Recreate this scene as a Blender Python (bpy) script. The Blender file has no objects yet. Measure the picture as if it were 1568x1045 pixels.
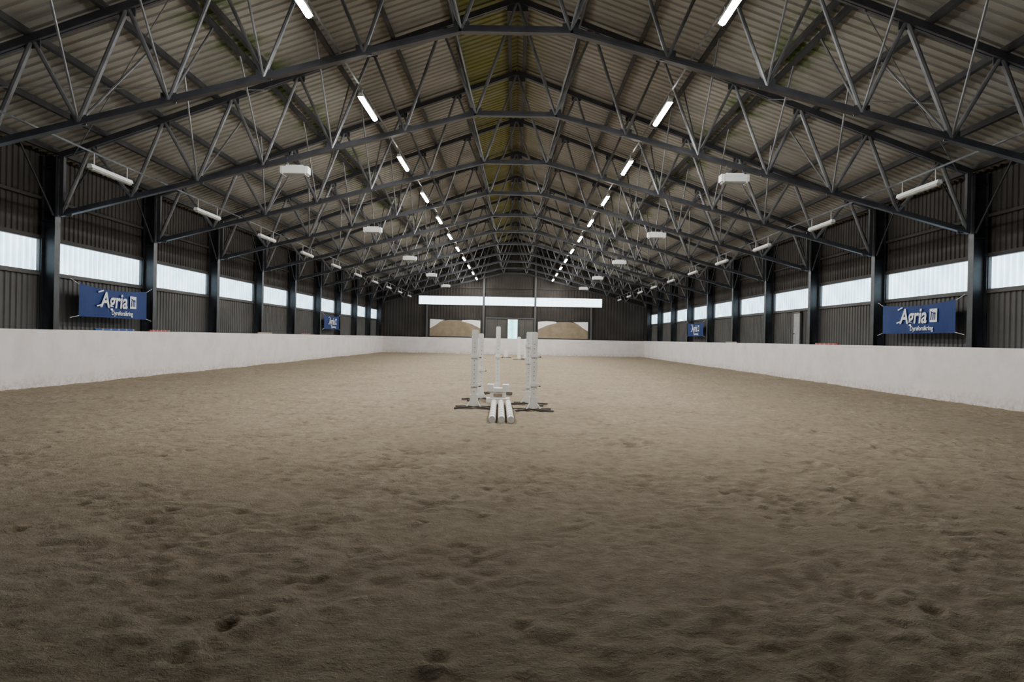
import bpy, math, random
import numpy as np
from mathutils import Vector, Matrix
random.seed(7)
S = bpy.context.scene
try: S.view_settings.look = 'AgX - Medium High Contrast'
except Exception: pass

# ------------------------------------------------------------------ materials
def mat(name, col, rough=0.7, metal=0.0, noise=None, nscale=5.0, bump=0.0, bscale=40.0, spec=0.3):
    m = bpy.data.materials.new(name); m.use_nodes = True
    nt = m.node_tree; b = nt.nodes['Principled BSDF']
    b.inputs['Base Color'].default_value = (*col, 1)
    b.inputs['Roughness'].default_value = rough
    b.inputs['Metallic'].default_value = metal
    b.inputs['Specular IOR Level'].default_value = spec
    tc = nt.nodes.new('ShaderNodeTexCoord')
    if noise:
        n = nt.nodes.new('ShaderNodeTexNoise'); n.inputs['Scale'].default_value = nscale
        n.inputs['Detail'].default_value = 6
        nt.links.new(tc.outputs['Object'], n.inputs['Vector'])
        r = nt.nodes.new('ShaderNodeValToRGB')
        r.color_ramp.elements[0].position = 0.35; r.color_ramp.elements[1].position = 0.65
        r.color_ramp.elements[0].color = (*col, 1); r.color_ramp.elements[1].color = (*noise, 1)
        nt.links.new(n.outputs['Fac'], r.inputs['Fac'])
        nt.links.new(r.outputs['Color'], b.inputs['Base Color'])
    if bump:
        n2 = nt.nodes.new('ShaderNodeTexNoise'); n2.inputs['Scale'].default_value = bscale
        n2.inputs['Detail'].default_value = 4
        nt.links.new(tc.outputs['Object'], n2.inputs['Vector'])
        bp = nt.nodes.new('ShaderNodeBump'); bp.inputs['Strength'].default_value = bump
        bp.inputs['Distance'].default_value = 0.01
        nt.links.new(n2.outputs['Fac'], bp.inputs['Height'])
        nt.links.new(bp.outputs['Normal'], b.inputs['Normal'])
    return m

def emis(name, col, st):
    m = bpy.data.materials.new(name); m.use_nodes = True
    nt = m.node_tree; b = nt.nodes['Principled BSDF']
    b.inputs['Base Color'].default_value = (*col, 1)
    b.inputs['Emission Color'].default_value = (*col, 1)
    b.inputs['Emission Strength'].default_value = st
    return m

def N(nt, t, **k):
    n = nt.nodes.new(t)
    for a, v in k.items(): setattr(n, a, v)
    return n
def math_(nt, op, a, b=None, clamp=False):
    n = nt.nodes.new('ShaderNodeMath'); n.operation = op; n.use_clamp = clamp
    for i, v in enumerate((a, b)):
        if v is None: continue
        if isinstance(v, (int, float)): n.inputs[i].default_value = v
        else: nt.links.new(v, n.inputs[i])
    return n.outputs[0]
def mix(nt, f, a, b):
    n = nt.nodes.new('ShaderNodeMix'); n.data_type = 'RGBA'
    for s, v in ((0, f), (6, a), (7, b)):
        if isinstance(v, (int, float)): n.inputs[s].default_value = v
        elif isinstance(v, tuple): n.inputs[s].default_value = (*v, 1)
        else: nt.links.new(v, n.inputs[s])
    return n.outputs[2]
def noise_(nt, vec, scale, detail=5, rough=0.55):
    n = nt.nodes.new('ShaderNodeTexNoise'); n.inputs['Scale'].default_value = scale
    n.inputs['Detail'].default_value = detail; n.inputs['Roughness'].default_value = rough
    nt.links.new(vec, n.inputs['Vector']); return n.outputs['Fac']
def mrange(nt, v, a, b, c=0.0, d=1.0):
    n = nt.nodes.new('ShaderNodeMapRange'); nt.links.new(v, n.inputs[0])
    for i, x in enumerate((a, b, c, d)): n.inputs[i+1].default_value = x
    return n.outputs[0]

M_steel = mat('steel_dark', (0.030, 0.031, 0.035), 0.4, 0.0, (0.05, 0.052, 0.057), 3.0, spec=0.6)
M_chord = mat('steel_chord', (0.052, 0.053, 0.060), 0.42, 0.0, (0.085, 0.085, 0.095), 2.0, spec=0.6)
M_web = mat('steel_web', (0.15, 0.15, 0.155), 0.4, 0.2, (0.26, 0.26, 0.265), 2.0, spec=0.5)
M_purlin = mat('steel_purlin', (0.045, 0.043, 0.042), 0.5, 0.1, (0.075, 0.072, 0.07), 2.0)
M_wall = mat('cladding_grey', (0.105, 0.100, 0.093), 0.55, 0.0, (0.135, 0.127, 0.118), 0.8)
M_walld = mat('cladding_dark', (0.055, 0.049, 0.043), 0.6, 0.0, (0.075, 0.066, 0.058), 0.8)
M_white = mat('white_paint', (0.88, 0.87, 0.85), 0.5, 0.0, (0.83, 0.81, 0.78), 6.0)
M_fix = mat('fixture_white', (0.72, 0.72, 0.69), 0.5)
M_frame = mat('frame_grey', (0.12, 0.12, 0.12), 0.5)
M_lightgrey = mat('light_grey', (0.42, 0.42, 0.41), 0.6, 0.0, (0.34, 0.34, 0.33), 3.0)
M_blue = mat('banner_blue', (0.014, 0.038, 0.16), 0.5, 0.0, (0.02, 0.05, 0.19), 1.5)
M_text = mat('banner_white', (0.75, 0.77, 0.8), 0.6)
M_feet = mat('feet_grey', (0.13, 0.12, 0.11), 0.7, 0.0, (0.2, 0.18, 0.16), 8)
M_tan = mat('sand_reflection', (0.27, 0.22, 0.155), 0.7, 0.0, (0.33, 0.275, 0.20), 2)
M_red = mat('paint_red', (0.38, 0.09, 0.07), 0.5)
M_pblue = mat('paint_blue', (0.07, 0.13, 0.36), 0.5)
M_wood = mat('wood_dirty', (0.36, 0.30, 0.22), 0.7, 0.0, (0.48, 0.42, 0.34), 20)
M_black = mat('black_plastic', (0.02, 0.02, 0.02), 0.5)
M_tube = emis('tube_lit', (0.98, 0.985, 0.97), 340.0)

def kick_mat():
    m = bpy.data.materials.new('kick_wall_paint'); m.use_nodes = True
    nt = m.node_tree; b = nt.nodes['Principled BSDF']
    tc = N(nt, 'ShaderNodeTexCoord'); sp = N(nt, 'ShaderNodeSeparateXYZ')
    nt.links.new(tc.outputs['Object'], sp.inputs[0])
    n1 = noise_(nt, tc.outputs['Object'], 1.2, 8, 0.65)
    n2 = noise_(nt, tc.outputs['Object'], 7, 6, 0.7)
    foot = mrange(nt, sp.outputs['Z'], 0.0, 0.35, 1.0, 0.0)
    dirt = math_(nt, 'MULTIPLY', foot, mrange(nt, n2, 0.42, 0.65), True)
    c = mix(nt, mrange(nt, n1, 0.42, 0.72), (0.80, 0.755, 0.735), (0.71, 0.66, 0.635))
    st = N(nt, 'ShaderNodeMapping'); st.inputs['Scale'].default_value = (1, 0.5, 9)
    nt.links.new(tc.outputs['Object'], st.inputs[0])
    n3 = noise_(nt, st.outputs[0], 1.6, 5, 0.7)
    c = mix(nt, mrange(nt, n3, 0.66, 0.74, 0, 0.4), c, (0.45, 0.41, 0.37))
    c = mix(nt, math_(nt, 'MULTIPLY', dirt, 0.6), c, (0.34, 0.28, 0.21))
    nt.links.new(c, b.inputs['Base Color']); b.inputs['Roughness'].default_value = 0.6
    return m
M_kick = kick_mat()

def roof_mat():
    m = bpy.data.materials.new('roof_sheet'); m.use_nodes = True
    nt = m.node_tree; b = nt.nodes['Principled BSDF']
    tc = N(nt, 'ShaderNodeTexCoord'); sp = N(nt, 'ShaderNodeSeparateXYZ')
    nt.links.new(tc.outputs['Object'], sp.inputs[0])
    X = sp.outputs['X']; ax = math_(nt, 'ABSOLUTE', X)
    n1 = noise_(nt, tc.outputs['Object'], 0.5, 6, 0.6)
    base = mix(nt, mrange(nt, n1, 0.35, 0.65), (0.255, 0.24, 0.212), (0.345, 0.325, 0.29))
    n2 = noise_(nt, tc.outputs['Object'], 0.9, 5, 0.6)
    rl = math_(nt, 'MULTIPLY', mrange(nt, X, -2.1, -1.8), mrange(nt, X, -0.1, 0.15, 1.0, 0.0))
    rr = math_(nt, 'MULTIPLY', mrange(nt, X, -0.05, 0.1), mrange(nt, X, 0.5, 1.3, 1.0, 0.0))
    rid = math_(nt, 'ADD', rl, math_(nt, 'MULTIPLY', rr, 0.5))
    rid = math_(nt, 'MULTIPLY', rid, mrange(nt, n2, 0.3, 0.6, 0.55, 1.0), True)
    lap = mrange(nt, math_(nt, 'ABSOLUTE', math_(nt, 'SUBTRACT', ax, 7.2)), 0.15, 0.9, 1.0, 0.0)
    lap = math_(nt, 'MULTIPLY', lap, mrange(nt, n2, 0.47, 0.58), True)
    c = mix(nt, math_(nt, 'MULTIPLY', rid, 0.85), base, (0.185, 0.18, 0.035))
    c = mix(nt, math_(nt, 'MULTIPLY', lap, 0.9), c, (0.08, 0.13, 0.02))
    nt.links.new(c, b.inputs['Base Color']); b.inputs['Roughness'].default_value = 0.75
    return m
M_roof = roof_mat()

def sand_mat():
    m = bpy.data.materials.new('riding_sand'); m.use_nodes = True
    nt = m.node_tree; b = nt.nodes['Principled BSDF']
    tc = N(nt, 'ShaderNodeTexCoord'); o = tc.outputs['Object']
    big = noise_(nt, o, 0.35, 4); midn = noise_(nt, o, 5.5, 6, 0.72); fine = noise_(nt, o, 38, 5, 0.7)
    c = mix(nt, mrange(nt, midn, 0.36, 0.64), (0.325, 0.262, 0.19), (0.455, 0.382, 0.295))
    c = mix(nt, math_(nt, 'MULTIPLY', mrange(nt, fine, 0.35, 0.7), 0.40), c, (0.47, 0.40, 0.31))
    c = mix(nt, math_(nt, 'MULTIPLY', mrange(nt, big, 0.35, 0.65), 0.30), c, (0.33, 0.268, 0.195))
    at = N(nt, 'ShaderNodeAttribute', attribute_name='hgt')   # relief shading painted into the colour: hollows darkened, crests lightened
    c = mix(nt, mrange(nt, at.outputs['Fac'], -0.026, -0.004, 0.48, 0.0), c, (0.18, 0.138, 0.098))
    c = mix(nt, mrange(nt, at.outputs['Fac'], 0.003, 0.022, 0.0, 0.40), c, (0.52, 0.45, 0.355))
    nt.links.new(c, b.inputs['Base Color'])
    b.inputs['Roughness'].default_value = 0.95; b.inputs['Specular IOR Level'].default_value = 0.08
    h = math_(nt, 'ADD', math_(nt, 'MULTIPLY', noise_(nt, o, 13, 6, 0.7), 1.0), math_(nt, 'MULTIPLY', noise_(nt, o, 60, 4, 0.7), 0.35))
    bp = N(nt, 'ShaderNodeBump'); bp.inputs['Strength'].default_value = 0.9; bp.inputs['Distance'].default_value = 0.045
    nt.links.new(h, bp.inputs['Height']); nt.links.new(bp.outputs['Normal'], b.inputs['Normal'])
    return m
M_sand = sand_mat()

def pane_mat(name, axis, colA, colB, freq=5.0):
    m = bpy.data.materials.new(name); m.use_nodes = True
    nt = m.node_tree
    for n in list(nt.nodes): nt.nodes.remove(n)
    out = N(nt, 'ShaderNodeOutputMaterial'); tr = N(nt, 'ShaderNodeBsdfTransparent'); df = N(nt, 'ShaderNodeBsdfDiffuse')
    df.inputs[0].default_value = (0.6, 0.65, 0.68, 1)
    tc = N(nt, 'ShaderNodeTexCoord'); sp = N(nt, 'ShaderNodeSeparateXYZ'); nt.links.new(tc.outputs['Object'], sp.inputs[0])
    s = math_(nt, 'SINE', math_(nt, 'MULTIPLY', sp.outputs[axis], 2*math.pi*freq))
    n = noise_(nt, tc.outputs['Object'], 1.5, 4)
    f = math_(nt, 'ADD', mrange(nt, s, -1, 1, 0, 0.65), mrange(nt, n, 0.3, 0.7, 0, 0.35), True)
    c = mix(nt, f, colA, colB); nt.links.new(c, tr.inputs[0])
    mx = N(nt, 'ShaderNodeMixShader'); mx.inputs[0].default_value = 0.15
    nt.links.new(tr.outputs[0], mx.inputs[1]); nt.links.new(df.outputs[0], mx.inputs[2])
    nt.links.new(mx.outputs[0], out.inputs[0]); return m
M_pane = pane_mat('translucent_sheet', 'Y', (0.38, 0.48, 0.52), (1, 1, 1), 4.0)
M_paneb = pane_mat('translucent_sheet_end', 'X', (0.8, 0.86, 0.88), (1, 1, 1), 2.0)
M_paned = pane_mat('door_glass', 'X', (0.18, 0.45, 0.32), (0.55, 0.75, 0.75), 1.3)

# ------------------------------------------------------------------ mesh builder
class MB:
    def __init__(s): s.v = []; s.f = []; s.m = []
    def add(s, vs, fs, mi=0):
        o = len(s.v); s.v += [tuple(v) for v in vs]
        for f in fs: s.f.append(tuple(i+o for i in f)); s.m.append(mi)
    def box(s, c, d, mi=0, rz=0.0):
        x, y, z = d[0]/2, d[1]/2, d[2]/2
        cs, sn = math.cos(rz), math.sin(rz)
        vs = []
        for dz in (-z, z):
            for dx, dy in ((-x, -y), (x, -y), (x, y), (-x, y)):
                vs.append((c[0]+dx*cs-dy*sn, c[1]+dx*sn+dy*cs, c[2]+dz))
        s.add(vs, [(3,2,1,0),(4,5,6,7),(0,1,5,4),(1,2,6,5),(2,3,7,6),(3,0,4,7)], mi)
    def beam(s, a, b, w, h, mi=0, up=(0,0,1)):
        a = Vector(a); b = Vector(b); d = (b-a).normalized()
        u = Vector(up)
        if abs(d.dot(u)) > 0.98: u = Vector((0,1,0))
        sx = d.cross(u).normalized()*(w/2); sz = sx.cross(d).normalized()*(h/2)
        vs = [p+i+j for p in (a, b) for i, j in ((-sx,-sz),(sx,-sz),(sx,sz),(-sx,sz))]
        s.add(vs, [(3,2,1,0),(4,5,6,7),(0,1,5,4),(1,2,6,5),(2,3,7,6),(3,0,4,7)], mi)
    def tube(s, a, b, r, n=8, mi=0, r2=None):
        a = Vector(a); b = Vector(b); d = (b-a).normalized()
        u = Vector((0,0,1)) if abs(d.z) < 0.95 else Vector((0,1,0))
        e1 = d.cross(u).normalized(); e2 = e1.cross(d).normalized()
        r2 = r if r2 is None else r2
        vs = [p+(e1*math.cos(2*math.pi*k/n)+e2*math.sin(2*math.pi*k/n))*rr for p, rr in ((a, r), (b, r2)) for k in range(n)]
        fs = [(k, (k+1) % n, n+(k+1) % n, n+k) for k in range(n)] + [tuple(range(n-1,-1,-1)), tuple(range(n, 2*n))]
        s.add(vs, fs, mi)
    def build(s, name, mats, parent=None, loc=(0,0,0), smooth=False):
        me = bpy.data.meshes.new(name); me.from_pydata(s.v, [], s.f)
        for m in mats: me.materials.append(m)
        me.polygons.foreach_set('material_index', s.m)
        if smooth: me.polygons.foreach_set('use_smooth', [True]*len(s.f))
        me.update(); o = bpy.data.objects.new(name, me); S.collection.objects.link(o)
        o.location = loc
        if parent: o.parent = parent
        return o
def inst(o, name, loc, rz=0.0):
    c = bpy.data.objects.new(name, o.data); S.collection.objects.link(c); c.location = loc; c.rotation_euler = (0,0,rz); return c

# ------------------------------------------------------------------ layout
W = 13.0; XW = 13.75; Y0 = -7.2; Y1 = 68.4; D = 5.4
TY = [19.8 + D*k for k in range(-5, 10)]
def ztop(x): return 11.4 - 0.36*abs(x)           # top chord axis
def zroof(x): return ztop(x) + 0.34
def zbot(x): return 8.05 - 0.2625*max(0, abs(x)-1.15)

# ------------------------------------------------------------------ floor (trampled sand)
def build_floor():
    xs = np.arange(-W-0.02, W+0.03, 0.035)
    ys = [Y0]; y = Y0
    while y < Y1:
        if y < 1.2: d = 0.15
        elif y < 12: d = 0.032
        else: d = 0.032*(y/12)**1.4
        y += d; ys.append(min(y, Y1))
    ys = np.array(ys); nx, ny = len(xs), len(ys)
    X, Y = np.meshgrid(xs, ys)
    rng = np.random.default_rng(3)
    def vn(X, Y, sc, seed):
        r = np.random.default_rng(seed).random((256, 256))
        u = X*sc+500.3; v = Y*sc+300.7
        i = np.floor(u).astype(int); j = np.floor(v).astype(int)
        fu = u-i; fv = v-j; fu = fu*fu*(3-2*fu); fv = fv*fv*(3-2*fv)
        a = r[j % 256, i % 256]; b = r[j % 256, (i+1) % 256]; c = r[(j+1) % 256, i % 256]; d = r[(j+1) % 256, (i+1) % 256]
        return (a*(1-fu)+b*fu)*(1-fv)+(c*(1-fu)+d*fu)*fv-0.5
    base = 0.04*vn(X, Y, 0.4, 1)
    wx = X+0.12*vn(X, Y, 2.3, 11); wy = Y+0.12*vn(X, Y, 2.3, 12)
    rid = lambda n: 0.5-np.abs(n)*2
    amp = np.clip(0.75+1.3*vn(X, Y, 0.9, 21)+0.8*vn(X, Y, 2.2, 22), 0.25, 1.3)     # flattened and churned patches
    H = 0.016*vn(X, Y, 1.7, 2)+amp*(0.022*vn(wx, wy, 4.6, 3)+0.023*vn(wx*1.2-wy*0.5, wy+wx*0.4, 8.5, 4)+0.018*vn(wx, wy, 16, 5)-0.008*rid(vn(wx, wy, 6.0, 6)))
    H += base
    # hoofprints strung out along riding tracks plus random ones
    pts = []
    for t in range(150):
        px, py = rng.uniform(-12, 12), rng.uniform(2, 40); a = rng.uniform(0, 6.28)
        for k in range(40):
            px += 0.38*math.cos(a); py += 0.38*math.sin(a); a += rng.normal(0, 0.06)
            if abs(px) < 12.7 and 1.6 < py < 46: pts.append((px+rng.normal(0, 0.1), py+rng.normal(0, 0.1), a+rng.normal(0, 0.3)))
    for k in range(3000): pts.append((rng.uniform(-12.7, 12.7), 2+rng.random()**1.2*44, rng.uniform(0, 6.28)))
    for cxk, cyk, ak in pts:
        cr = rng.uniform(0.04, 0.07); cd = rng.uniform(0.002, 0.015) if rng.random() > 0.04 else 0.022
        R = cr*2.4
        j0 = np.searchsorted(ys, cyk-R); j1 = np.searchsorted(ys, cyk+R)
        i0 = np.searchsorted(xs, cxk-R); i1 = np.searchsorted(xs, cxk+R)
        if j1 <= j0 or i1 <= i0: continue
        dx = X[j0:j1, i0:i1]-cxk; dy = Y[j0:j1, i0:i1]-cyk
        c, s = math.cos(ak), math.sin(ak)
        u = dx*c+dy*s; v = -dx*s+dy*c
        q = np.sqrt((u*0.8)**2+v**2)/cr
        H[j0:j1, i0:i1] += -cd*np.exp(-q**4)*(1+0.5*u/cr)+cd*0.6*np.exp(-((q-1.45)/0.4)**2)*(1-0.5*u/cr)
    V = np.stack([X, Y, H-0.01], -1).reshape(-1, 3).astype(np.float32)
    me = bpy.data.meshes.new('floor')
    idx = np.arange(nx*ny).reshape(ny, nx)
    F = np.stack([idx[:-1,:-1], idx[:-1,1:], idx[1:,1:], idx[1:,:-1]], -1).reshape(-1, 4).astype(np.int32)
    me.vertices.add(len(V)); me.vertices.foreach_set('co', V.ravel())
    me.loops.add(F.size); me.loops.foreach_set('vertex_index', F.ravel())
    me.polygons.add(len(F)); me.polygons.foreach_set('loop_start', np.arange(0, F.size, 4, dtype=np.int32))
    me.polygons.foreach_set('use_smooth', np.ones(len(F), dtype=bool))
    me.update(); me.validate()
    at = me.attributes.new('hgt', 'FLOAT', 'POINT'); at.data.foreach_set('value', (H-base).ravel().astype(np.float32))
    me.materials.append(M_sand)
    o = bpy.data.objects.new('floor', me); S.collection.objects.link(o)
build_floor()

# ------------------------------------------------------------------ ribbed sheets
def rib_profile(t0, t1, pitch, depth):
    pts = []; t = t0
    while t < t1:
        for f, d in ((0, 0), (0.42, 0), (0.52, depth), (0.90, depth)):
            q = t+f*pitch
            if q < t1: pts.append((q, d))
        t += pitch
    pts.append((t1, 0)); return pts

def side_sheet(mb, side, z0, z1, mi, y0=Y0, y1=Y1, pitch=0.22, depth=0.035):
    P = rib_profile(y0, y1, pitch, depth)
    vs = []
    for y, d in P:
        x = side*(XW-d); vs += [(x, y, z0), (x, y, z1)]
    mb.add(vs, [(2*i, 2*i+2, 2*i+3, 2*i+1) for i in range(len(P)-1)], mi)
def end_sheet(mb, y, x0, x1, z0, z1f, mi, sgn=-1, pitch=0.3, depth=0.035):
    P = rib_profile(x0, x1, pitch, depth)
    vs = []
    for x, d in P: vs += [(x, y+sgn*d, z0), (x, y+sgn*d, z1f(x))]
    mb.add(vs, [(2*i, 2*i+2, 2*i+3, 2*i+1) for i in range(len(P)-1)], mi)

ZB, ZT = 3.27, 4.23
for side, nm in ((-1, 'left'), (1, 'right')):
    mb = MB()
    side_sheet(mb, side, -0.05, ZB, 0); side_sheet(mb, side, ZT, zroof(XW)+0.02, 1)
    for z, mi in ((ZB-0.05, 0), (ZT+0.05, 1), (5.4, 1)):
        mb.box((side*(XW-0.075), (Y0+Y1)/2, z), (0.07, Y1-Y0, 0.09), mi)
    mb.build('wall_'+nm, [M_wall, M_walld, M_frame])
    kb = MB()
    vs = []
    prof = [(W+0.02, -0.1), (W-0.01, 1.56), (W-0.01, 1.60), (W+0.20, 1.60), (W+0.20, -0.1)]
    for y in (Y0, Y1):
        vs += [(side*x, y, z) for x, z in prof]
    n = len(prof)
    kb.add(vs, [(i, (i+1) % n, n+(i+1) % n, n+i) for i in range(n)]+[tuple(range(n)), tuple(range(n, 2*n))], 0)
    kb.box((side*(W+0.33), (Y0+Y1)/2, 1.50), (0.27, Y1-Y0, 0.04), 2)
    kb.build('kick_wall_'+nm, [M_kick, M_lightgrey, M_walld])

# windows, one strip per bay
wi = 1
for side in (-1, 1):
    for i in range(len(TY)-1):
        a, b = TY[i]+0.06, TY[i+1]-0.06
        mb = MB()
        P = rib_profile(a, b, 0.25, 0.03); vs = []
        for y, d in P: vs += [(side*(XW+0.02-d)-0.0, y, ZB), (side*(XW+0.02-d), y, ZT)]
        mb.add([(v[0], v[1]-(a+b)/2, v[2]) for v in vs], [(2*k, 2*k+2, 2*k+3, 2*k+1) for k in range(len(P)-1)], 0)
        L = b-a
        mb.box((side*(XW-0.02), 0, ZB+0.0), (0.10, L, 0.05), 1); mb.box((side*(XW-0.02), 0, ZT), (0.10, L, 0.05), 1)
        mb.box((side*(XW-0.02), -L/2, (ZB+ZT)/2), (0.10, 0.10, ZT-ZB), 1); mb.box((side*(XW-0.02), L/2, (ZB+ZT)/2), (0.10, 0.10, ZT-ZB), 1)
        mb.build('window_%d' % wi, [M_pane, M_frame], loc=(0, (a+b)/2, 0)); wi += 1

# far wall
WX0, WX1, WZ0, WZ1 = -9.6, 8.8, 4.85, 5.75
DX0, DX1, DZ1 = -0.6, 0.36, 3.5
mb = MB()
end_sheet(mb, Y1, -XW, WX0, -0.05, zroof, 0); end_sheet(mb, Y1, WX1, XW, -0.05, zroof, 0)
end_sheet(mb, Y1, WX0, WX1, WZ1, zroof, 1)
end_sheet(mb, Y1, WX0, DX0, -0.05, lambda x: WZ0, 0); end_sheet(mb, Y1, DX1, WX1, -0.05, lambda x: WZ0, 0)
end_sheet(mb, Y1, DX0, DX1, -0.05, lambda x: 1.5, 0); end_sheet(mb, Y1, DX0, DX1, DZ1, lambda x: WZ0, 0)
for z in (6.6, 8.2): mb.box((0, Y1-0.1, z), (2*(min(XW, (11.7-z)/0.36))-0.3, 0.08, 0.1), 1)
# posts of the gable wall
for x in (-8.7, -3.05, 2.1, 7.7):
    top = zroof(x)-0.35 if abs(x) < 4 else WZ0
    mb.box((x, Y1-0.17, top/2), (0.20, 0.14, top), 2)
mb.build('wall_back', [M_walld, M_walld, M_frame])
mb = MB(); end_sheet(mb, Y0, -XW, XW, -0.05, zroof, 0, 1)
mb.build('wall_front', [M_walld])
mb = MB(); mb.box((0, Y1-0.35, 0.75), (2*W, 0.2, 1.68), 0)
for x in (-3.0, 2.1): mb.box((x, Y1-0.47, 0.79), (0.05, 0.05, 1.55), 1)
mb.build('kick_wall_back', [M_kick, M_lightgrey])
mb = MB(); mb.box((0, Y0+0.35, 0.75), (2*W, 0.2, 1.68), 0); mb.build('kick_wall_front', [M_kick])
# far strip window in three lights
for a, b in ((WX0, -3.05), (-3.05, 2.1), (2.1, WX1)):
    mb = MB(); c = (a+b)/2
    mb.add([(a-c, 0, WZ0), (b-c, 0, WZ0), (b-c, 0, WZ1), (a-c, 0, WZ1)], [(0,1,2,3)], 0)
    for z in (WZ0, WZ1): mb.box((0, -0.04, z), (b-a, 0.08, 0.06), 1)
    for x in (a, b): mb.box((x-c, -0.04, (WZ0+WZ1)/2), (0.08, 0.08, WZ1-WZ0), 1)
    mb.build('window_%d' % wi, [M_paneb, M_frame], loc=(c, Y1+0.01, 0)); wi += 1
# far door: steel sliding doors with a glazed slot
mb = MB()
mb.box((-1.75, Y1-0.10, 2.55), (2.2, 0.06, 2.0), 0); mb.box((1.15, Y1-0.10, 2.55), (1.5, 0.06, 2.0), 0)
for x in (-2.8, -1.75, DX0-0.05, DX1+0.05, 1.15, 1.9): mb.box((x, Y1-0.15, 2.6), (0.09, 0.08, 2.1), 1)
mb.box((-0.4, Y1-0.15, 3.62), (4.9, 0.10, 0.12), 1)
mb.add([(DX0, Y1-0.02, 1.5), (DX1, Y1-0.02, 1.5), (DX1, Y1-0.02, DZ1), (DX0, Y1-0.02, DZ1)], [(0,1,2,3)], 2)
mb.build('door_1', [M_wall, M_frame, M_paned])
# side door on right wall
mb = MB(); mb.box((0, 0, 0), (0.05, 0.75, 1.55), 0)
for y in (-0.42, 0.42): mb.box((-0.01, y, 0.02), (0.08, 0.08, 1.6), 1)
mb.box((-0.01, 0, 0.81), (0.08, 0.92, 0.08), 1); mb.box((-0.05, 0.28, -0.2), (0.06, 0.12, 0.03), 2)
mb.build('door_2', [M_lightgrey, M_frame, M_black], loc=(XW-0.12, 32.8, 2.3))

# mirrors on far wall
def mirror(x0, x1, flip):
    zb, zt = 1.66, 3.45; y = Y1-0.14; mb = MB(); w = x1-x0
    mb.box(((x0+x1)/2, y, (zb+zt)/2), (w, 0.05, zt-zb), 0)
    def P(u): return x1-u*w if flip else x0+u*w
    def poly(pts, mi, dy):
        mb.add([(P(u), y-0.03-dy, zb+v*(zt-zb)) for u, v in pts], [tuple(range(len(pts)))], mi)
    poly([(0.02,0.02),(0.98,0.02),(0.98,0.62),(0.8,0.82),(0.6,0.93),(0.4,0.95),(0.22,0.86),(0.1,0.66),(0.02,0.5)], 1, 0)  # reflected sand and white wall painted on the panel as flat polygons
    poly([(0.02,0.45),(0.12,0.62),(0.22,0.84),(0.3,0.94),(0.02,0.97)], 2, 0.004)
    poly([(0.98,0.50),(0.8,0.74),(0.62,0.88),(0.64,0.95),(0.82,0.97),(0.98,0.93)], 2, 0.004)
    for x in (x0, x1): mb.box((x, y-0.02, (zb+zt)/2), (0.08, 0.08, zt-zb+0.08), 3)
    for z in (zb, zt): mb.box(((x0+x1)/2, y-0.02, z), (w, 0.08, 0.08), 3)
    mb.build('wall_mirror', [M_walld, M_tan, M_white, M_steel])
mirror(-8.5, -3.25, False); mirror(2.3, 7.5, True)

# ------------------------------------------------------------------ roof
mb = MB()
P = rib_profile(Y0-0.3, Y1+0.3, 0.30, 0.045)
for side in (-1, 1):
    vs = []
    for y, d in P: vs += [(side*(XW+0.15), y, zroof(XW+0.15)-d), (0, y, zroof(0)-d)]
    mb.add(vs, [(2*i, 2*i+2, 2*i+3, 2*i+1) for i in range(len(P)-1)], 0)
mb.build('ceiling', [M_roof])
mb = MB()
for side in (-1, 1):
    for x in (0.28, 1.9, 3.6, 5.3, 6.95, 7.25, 8.7, 10.3, 11.9, 13.3):
        z = zroof(x)-0.17
        mb.box((side*x, (Y0+Y1)/2, z), (0.07, Y1-Y0-0.2, 0.17), 0)
        mb.box((side*(x-0.045), (Y0+Y1)/2, z-0.085), (0.09, Y1-Y0-0.2, 0.015), 0)
mb.build('roof_purlins', [M_purlin])

# ------------------------------------------------------------------ trusses
BN = [13.12, 11.1, 9.2, 7.3, 5.3, 3.2, 1.15]
TN = [12.3, 10.2, 8.2, 6.3, 4.2, 2.2, 0.0]
mb = MB()
for s in (-1, 1):
    for dy in (-0.05, 0.05):   # double-angle chords
        mb.beam((s*13.2, dy, ztop(13.2)), (0, dy, ztop(0)), 0.07, 0.16, 0)
    mb.beam((s*13.15, 0, zbot(13.15)), (s*1.15, 0, zbot(1.15)), 0.16, 0.05, 0)
    mb.beam((s*13.15, 0, zbot(13.15)+0.06), (s*1.15, 0, zbot(1.15)+0.06), 0.06, 0.14, 0)
    for k in range(7):
        r = 0.060 if k < 3 else 0.046
        b = Vector((s*BN[k], 0, zbot(BN[k])+0.05)); t = Vector((s*TN[k], 0, ztop(TN[k])))
        mb.tube(b, t, r, 8, 1)
        if k < 6:
            b2 = Vector((s*BN[k+1], 0, zbot(BN[k+1])+0.05)); mb.tube(t, b2, r*0.85, 8, 1)
        mb.box((s*BN[k]+(-s*0.12 if k == 0 else 0), 0, zbot(BN[k])+0.10), (0.34, 0.03, 0.22), 0)
        if k < 6: mb.box((s*TN[k], 0, ztop(TN[k])-0.10), (0.34, 0.03, 0.2), 0)
    mb.beam((s*13.12, 0, zbot(13.12)), (s*13.12, 0, ztop(13.12)), 0.12, 0.12, 0)
mb.beam((-1.2, 0, zbot(0)), (1.2, 0, zbot(0)), 0.16, 0.05, 0); mb.beam((-1.2, 0, zbot(0)+0.06), (1.2, 0, zbot(0)+0.06), 0.06, 0.14, 0)
mb.box((0, 0, ztop(0)-0.15), (0.6, 0.03, 0.35), 0)
truss = None
for y in TY:
    yy = y if y not in (TY[0], TY[-1]) else (y+0.3 if y == TY[0] else y-0.3)
    if truss is None:
        truss = mb.build('roof_truss', [M_chord, M_web], loc=(0, yy, 0))
    else: inst(truss, 'roof_truss', (0, yy, 0))

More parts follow.
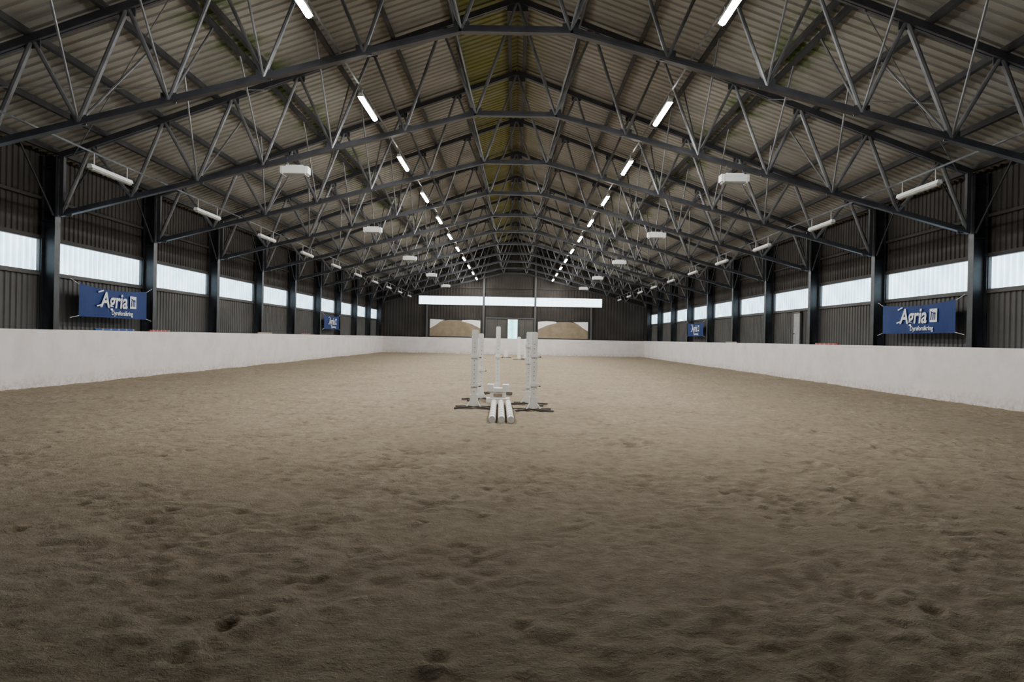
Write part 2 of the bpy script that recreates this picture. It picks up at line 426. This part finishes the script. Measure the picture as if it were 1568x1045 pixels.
# longitudinal fly-braces and tie rods
mb = MB()
for i, y in enumerate(TY[1:-1]):
    for s in (-1, 1):
        for x in (9.2, 7.3, 5.3, 1.15):
            xo = {9.2: 8.7, 7.3: 7.25, 5.3: 5.3, 1.15: 1.9}[x]
            for dy in (-1.9, 1.9):
                mb.tube((s*x, y, zbot(x)+0.05), (s*xo, y+dy, zroof(xo)-0.25), 0.026, 6, 0)
for i in range(len(TY)-1):
    y0, y1 = TY[i], TY[i+1]
    for s in (-1, 1):
        if i % 3 == 1:
            mb.tube((s*12.8, y0, ztop(12.8)-0.1), (s*7.3, y1, ztop(7.3)-0.1), 0.014, 6, 0)
            mb.tube((s*7.3, y0, ztop(7.3)-0.1), (s*12.8, y1, ztop(12.8)-0.1), 0.014, 6, 0)
for s in (-1, 1):
    for x in (10.1, 3.7):
        mb.box((s*x, (Y0+Y1)/2, zbot(x)+0.17), (0.04, Y1-Y0-0.8, 0.03), 0)
mb.build('roof_bracing', [M_web])

# ------------------------------------------------------------------ columns
mb = MB(); h = zroof(13.4)-0.28
for dx in (-0.19, 0.19): mb.box((dx, 0, h/2), (0.022, 0.24, h), 0)
mb.box((0, 0, h/2), (0.38, 0.014, h), 0)
for z in (4.75, 6.3): mb.box((0, 0, z), (0.38, 0.22, 0.02), 0)
mb.box((0, 0, 0.03), (0.44, 0.36, 0.04), 0)
cols = None
for y in TY:
    for s in (-1, 1):
        yy = y if y not in (TY[0], TY[-1]) else (y+0.3 if y == TY[0] else y-0.3)
        if cols is None: cols = mb.build('steel_column', [M_steel], loc=(s*13.44, yy, 0))
        else: inst(cols, 'steel_column', (s*13.44, yy, 0))
mb = MB()
for y in TY[1:-1]:
    for s in (-1, 1):
        for dy in (-1.5, 1.5): mb.tube((s*13.3, y+math.copysign(0.1, dy), 4.9), (s*13.3, y+dy, zroof(13.3)-0.3), 0.03, 6, 0)
mb.build('eaves_knee_braces', [M_steel])

# ------------------------------------------------------------------ light fittings
def fitting(name, lit):
    mb = MB(); L = 1.75
    pr = [(-0.07, 0.0), (0.07, 0.0), (0.045, 0.09), (-0.045, 0.09)]
    vs = [(x, y, z) for y in (-L/2, L/2) for x, z in pr]
    mb.add(vs, [(0,1,5,4),(1,2,6,5),(2,3,7,6),(3,0,4,7),(0,3,2,1),(4,5,6,7)], 0)
    n = 4
    ring = [(0.062*math.cos(math.pi+math.pi*k/n), 0.055*math.sin(math.pi+math.pi*k/n)) for k in range(n+1)]
    vs = [(x, y, z) for y in (-L/2+0.04, L/2-0.04) for x, z in ring]
    mb.add(vs, [(k, k+1, n+2+k, n+1+k) for k in range(n)]+[tuple(range(n, -1, -1)), tuple(range(n+1, 2*n+2))], 1)
    for y in (-0.7, 0.7):
        mb.tube((0, y, 0.08), (0, y, 0.24 if lit else 0.40), 0.012, 6, 0)
    return mb.build(name, [M_fix, M_tube if lit else M_lightgrey])
lit = None; unl = None
for i in range(0, 11):
    y = 11.7+D*i+(0.1 if i else -0.3)
    if y > 67: break
    for s in (-1, 1):
        loc = (s*3.7, y, zbot(3.7)-0.06)
        if lit is None: lit = fitting('fluorescent_light', True); lit.location = loc
        else: inst(lit, 'fluorescent_light', loc)
for i in range(-1, 11):
    y = 11.7+D*i
    for s in (-1, 1):
        loc = (s*10.1, y, zbot(10.1)-0.22)
        if unl is None: unl = fitting('fluorescent_light', False); unl.location = loc
        else: inst(unl, 'fluorescent_light', loc)

# radiant heaters
mb = MB()
mb.box((0, 0, 0), (0.80, 0.30, 0.20), 0); mb.box((0, 0, -0.11), (0.74, 0.26, 0.03), 1)
mb.box((0, 0, 0.12), (0.5, 0.2, 0.05), 0)
for x in (-0.33, 0.33): mb.box((x, 0, -0.02), (0.03, 0.32, 0.24), 0)
for x in (-0.28, 0.28): mb.tube((x, 0, 0.06), (x*0.8, 0, 0.32+(0.06 if x < 0 else 0.0)), 0.012, 6, 2)
ht = None
for k in (0, 2, 4, 6, 8):
    y = 19.8+D*k
    for s in (-1, 1):
        loc = (s*6.35, y-0.02, zbot(6.35)-0.34)
        if ht is None: ht = mb.build('radiant_heater', [M_fix, M_lightgrey, M_web], loc=loc)
        else: inst(ht, 'radiant_heater', loc)

# ------------------------------------------------------------------ banners
def banner(side, y0, y1):
    e = bpy.data.objects.new('advertising_banner', None); S.collection.objects.link(e)
    yc = (y0+y1)/2; L = y1-y0; x = side*13.16; zc = 2.52; Hh = 1.0
    e.location = (x, yc, zc)
    mb = MB(); nx, nz = 24, 6; vs = []
    for i in range(nx+1):
        for j in range(nz+1):
            u = i/nx; v = j/nz
            sag = -0.10*math.sin(math.pi*u)*(v)
            vs.append((0.012*math.sin(u*19)*(1-v)*1.2, (u-0.5)*L, (v-0.5)*Hh+sag))
    fs = [(i*(nz+1)+j, (i+1)*(nz+1)+j, (i+1)*(nz+1)+j+1, i*(nz+1)+j+1) for i in range(nx) for j in range(nz)]
    mb.add(vs, fs, 0)
    for u in (-0.5, 0.5):
        mb.tube((0, u*L, Hh/2-0.02), (0.02*side, u*(L+0.75), Hh/2+0.12), 0.008, 5, 1)
        mb.tube((0, u*L, -Hh/2+0.02), (0.02*side, u*(L+0.75), -Hh/2-0.05), 0.008, 5, 1)
    mb.build('cloth', [M_blue, M_text], parent=e)
    def txt(s, size, dz, dy, shear=0.0):
        c = bpy.data.curves.new('lettering', 'FONT'); c.body = s; c.size = size; c.align_x = 'CENTER'; c.align_y = 'CENTER'
        c.extrude = 0.003; c.shear = shear; c.offset = 0.02*size
        o = bpy.data.objects.new('lettering', c); S.collection.objects.link(o); o.parent = e
        o.location = (-side*0.035, dy*(-side), dz)
        o.rotation_euler = (math.pi/2, 0, math.pi/2 if side < 0 else -math.pi/2)
        o.data.materials.append(M_text)
    txt('Agria', 0.70, 0.05, -0.12, 0.15); txt('Dyreforsikring', 0.21, -0.34, 0.35)
    m2 = MB(); X = -side*0.035; q = -side
    m2.box((X, q*0.98, 0.06), (0.006, 0.38, 0.42), 0)
    for a, b in (((0.86, -0.08), (0.90, 0.16)), ((0.97, -0.08), (0.99, 0.14)), ((1.07, -0.08), (1.07, 0.16)), ((0.86, 0.18), (1.10, 0.10))):
        m2.beam((X+q*0.005, q*a[0], a[1]), (X+q*0.005, q*b[0], b[1]), 0.025, 0.025, 1, up=(1,0,0))
    m2.beam((X, q*-1.0, 0.30), (X, q*-0.72, 0.37), 0.006, 0.045, 0); m2.beam((X, q*-1.06, -0.14), (X, q*-0.84, -0.10), 0.006, 0.045, 0)
    m2.build('emblem', [M_text, M_blue], parent=e)
banner(-1, 20.7, 24.5); banner(-1, 47.4, 51.4); banner(1, 20.3, 24.3); banner(1, 47.4, 51.6)

# ------------------------------------------------------------------ jump equipment
def standard(loc, h=1.78, w=0.13, rz=0.0, cups=(0.9, 1.15), foot=0.42):
    mb = MB()
    mb.box((0, 0, 0.06+h/2-0.03), (w, 0.09, h-0.06), 0)
    mb.box((0, 0, h-0.0), (w*0.8, 0.07, 0.03), 0)
    for k in range(int((h-0.5)/0.1)):
        mb.box((0, -0.0465, 0.4+k*0.1), (0.014, 0.004, 0.014), 2)
    for sx, sy in ((1, 0.55), (-1, 0.55), (1, -0.55), (-1, -0.55)):
        mb.beam((0, 0, 0.06), (sx*foot, sy*foot, 0.03), 0.05, 0.045, 1)
        mb.beam((0, 0, 0.30), (sx*foot*0.4, sy*foot*0.4, 0.04), 0.03, 0.025, 0)
    mb.box((0, 0, 0.20), (w+0.04, 0.12, 0.26), 0)
    for z in cups:
        mb.box((w/2+0.02, -0.02, z), (0.05, 0.12, 0.06), 0); mb.box((w/2+0.05, -0.02, z-0.03), (0.06, 0.1, 0.02), 2)
        mb.box((0, -0.055, z), (w+0.04, 0.02, 0.07), 0)
    o = mb.build('jump_standard', [M_white, M_feet, M_black], loc=loc); o.rotation_euler = (0, 0, rz); return o
standard((-0.80, 15.5, -0.02), 1.79, 0.14, 0.0, (0.55, 1.2))
standard((-0.76, 17.6, -0.02), 1.72, 0.11, 0.4, (0.8,))
standard((0.54, 15.2, -0.02), 1.76, 0.14, 0.1, (0.6, 1.25))
standard((0.46, 16.6, -0.02), 1.77, 0.13, -0.3, (0.45, 1.05, 1.45))
standard((-0.37, 19.6, -0.02), 1.94, 0.13, 0.0, (1.1,))
standard((0.45, 52.0, -0.02), 1.75, 0.22, 0.0, (0.9,)); standard((0.95, 53.5, -0.02), 1.6, 0.22, 0.0, (0.9,))
standard((-0.6, 57.0, -0.02), 0.6, 0.3, 0.0, (0.4,))

mb = MB()
mb.box((0, 0, 0.06), (0.58, 0.40, 0.12), 0); mb.box((0, 0, 0.20), (0.40, 0.30, 0.18), 0)
mb.box((-0.19, 0, 0.37), (0.16, 0.36, 0.18), 0); mb.box((0.19, 0, 0.37), (0.16, 0.36, 0.18), 0); mb.box((0, 0, 0.32), (0.30, 0.34, 0.10), 0)
mb.box((0, -0.16, 0.20), (0.22, 0.02, 0.08), 1)
o = mb.build('cavaletti_block', [M_white, M_wood], loc=(-0.29, 17.1, -0.01)); 
bv = o.modifiers.new('bevel', 'BEVEL'); bv.width = 0.015; bv.segments = 2

def pole(a, b, r, cols, seg):
    a = Vector(a); b = Vector(b); mb = MB(); c = (a+b)/2
    for k in range(seg):
        t0, t1, t2 = k/seg, (k+0.80)/seg, (k+1)/seg
        mb.tube(a.lerp(b, t0)-c, a.lerp(b, t1)-c, r, 14, 0)
        mb.tube(a.lerp(b, t1)-c, a.lerp(b, t2)-c, r, 14, 1)
    mb.build('jump_pole', cols, loc=c)
for dx in (-0.17, 0.0, 0.17):
    pole((-0.12+dx*1.05, 12.9, 0.06), (-0.20+dx, 16.5, 0.06), 0.066, [M_white, M_wood], 8)
for s, y, L, c in ((-1, 21.4, 2.2, M_pblue), (-1, 24.6, 1.4, M_red), (-1, 35, 2, M_wood), (-1, 42, 2, M_red), (1, 27.5, 2, M_red), (1, 40, 2, M_wood)):
    pole((s*13.1, y, 1.633), (s*13.1, y+L, 1.633), 0.032, [c, M_lightgrey], 5)

# ------------------------------------------------------------------ world
w = bpy.data.worlds.new('World'); S.world = w; w.use_nodes = True
bg = w.node_tree.nodes['Background']; bg.inputs[0].default_value = (0.74, 0.89, 1.0, 1); bg.inputs[1].default_value = 4.0

# ------------------------------------------------------------------ camera
cam = bpy.data.cameras.new('camera'); co = bpy.data.objects.new('camera', cam); S.collection.objects.link(co)
cam.lens = 24.0; cam.sensor_width = 36.0; cam.clip_start = 0.05; cam.clip_end = 300
Mx = Matrix.Rotation(math.radians(0.22), 4, 'Z') @ Matrix.Rotation(math.radians(90-0.21), 4, 'X') @ Matrix.Rotation(math.radians(1.12), 4, 'Z')
co.matrix_world = Matrix.Translation((0.1, 0, 1.6)) @ Mx
S.camera = co
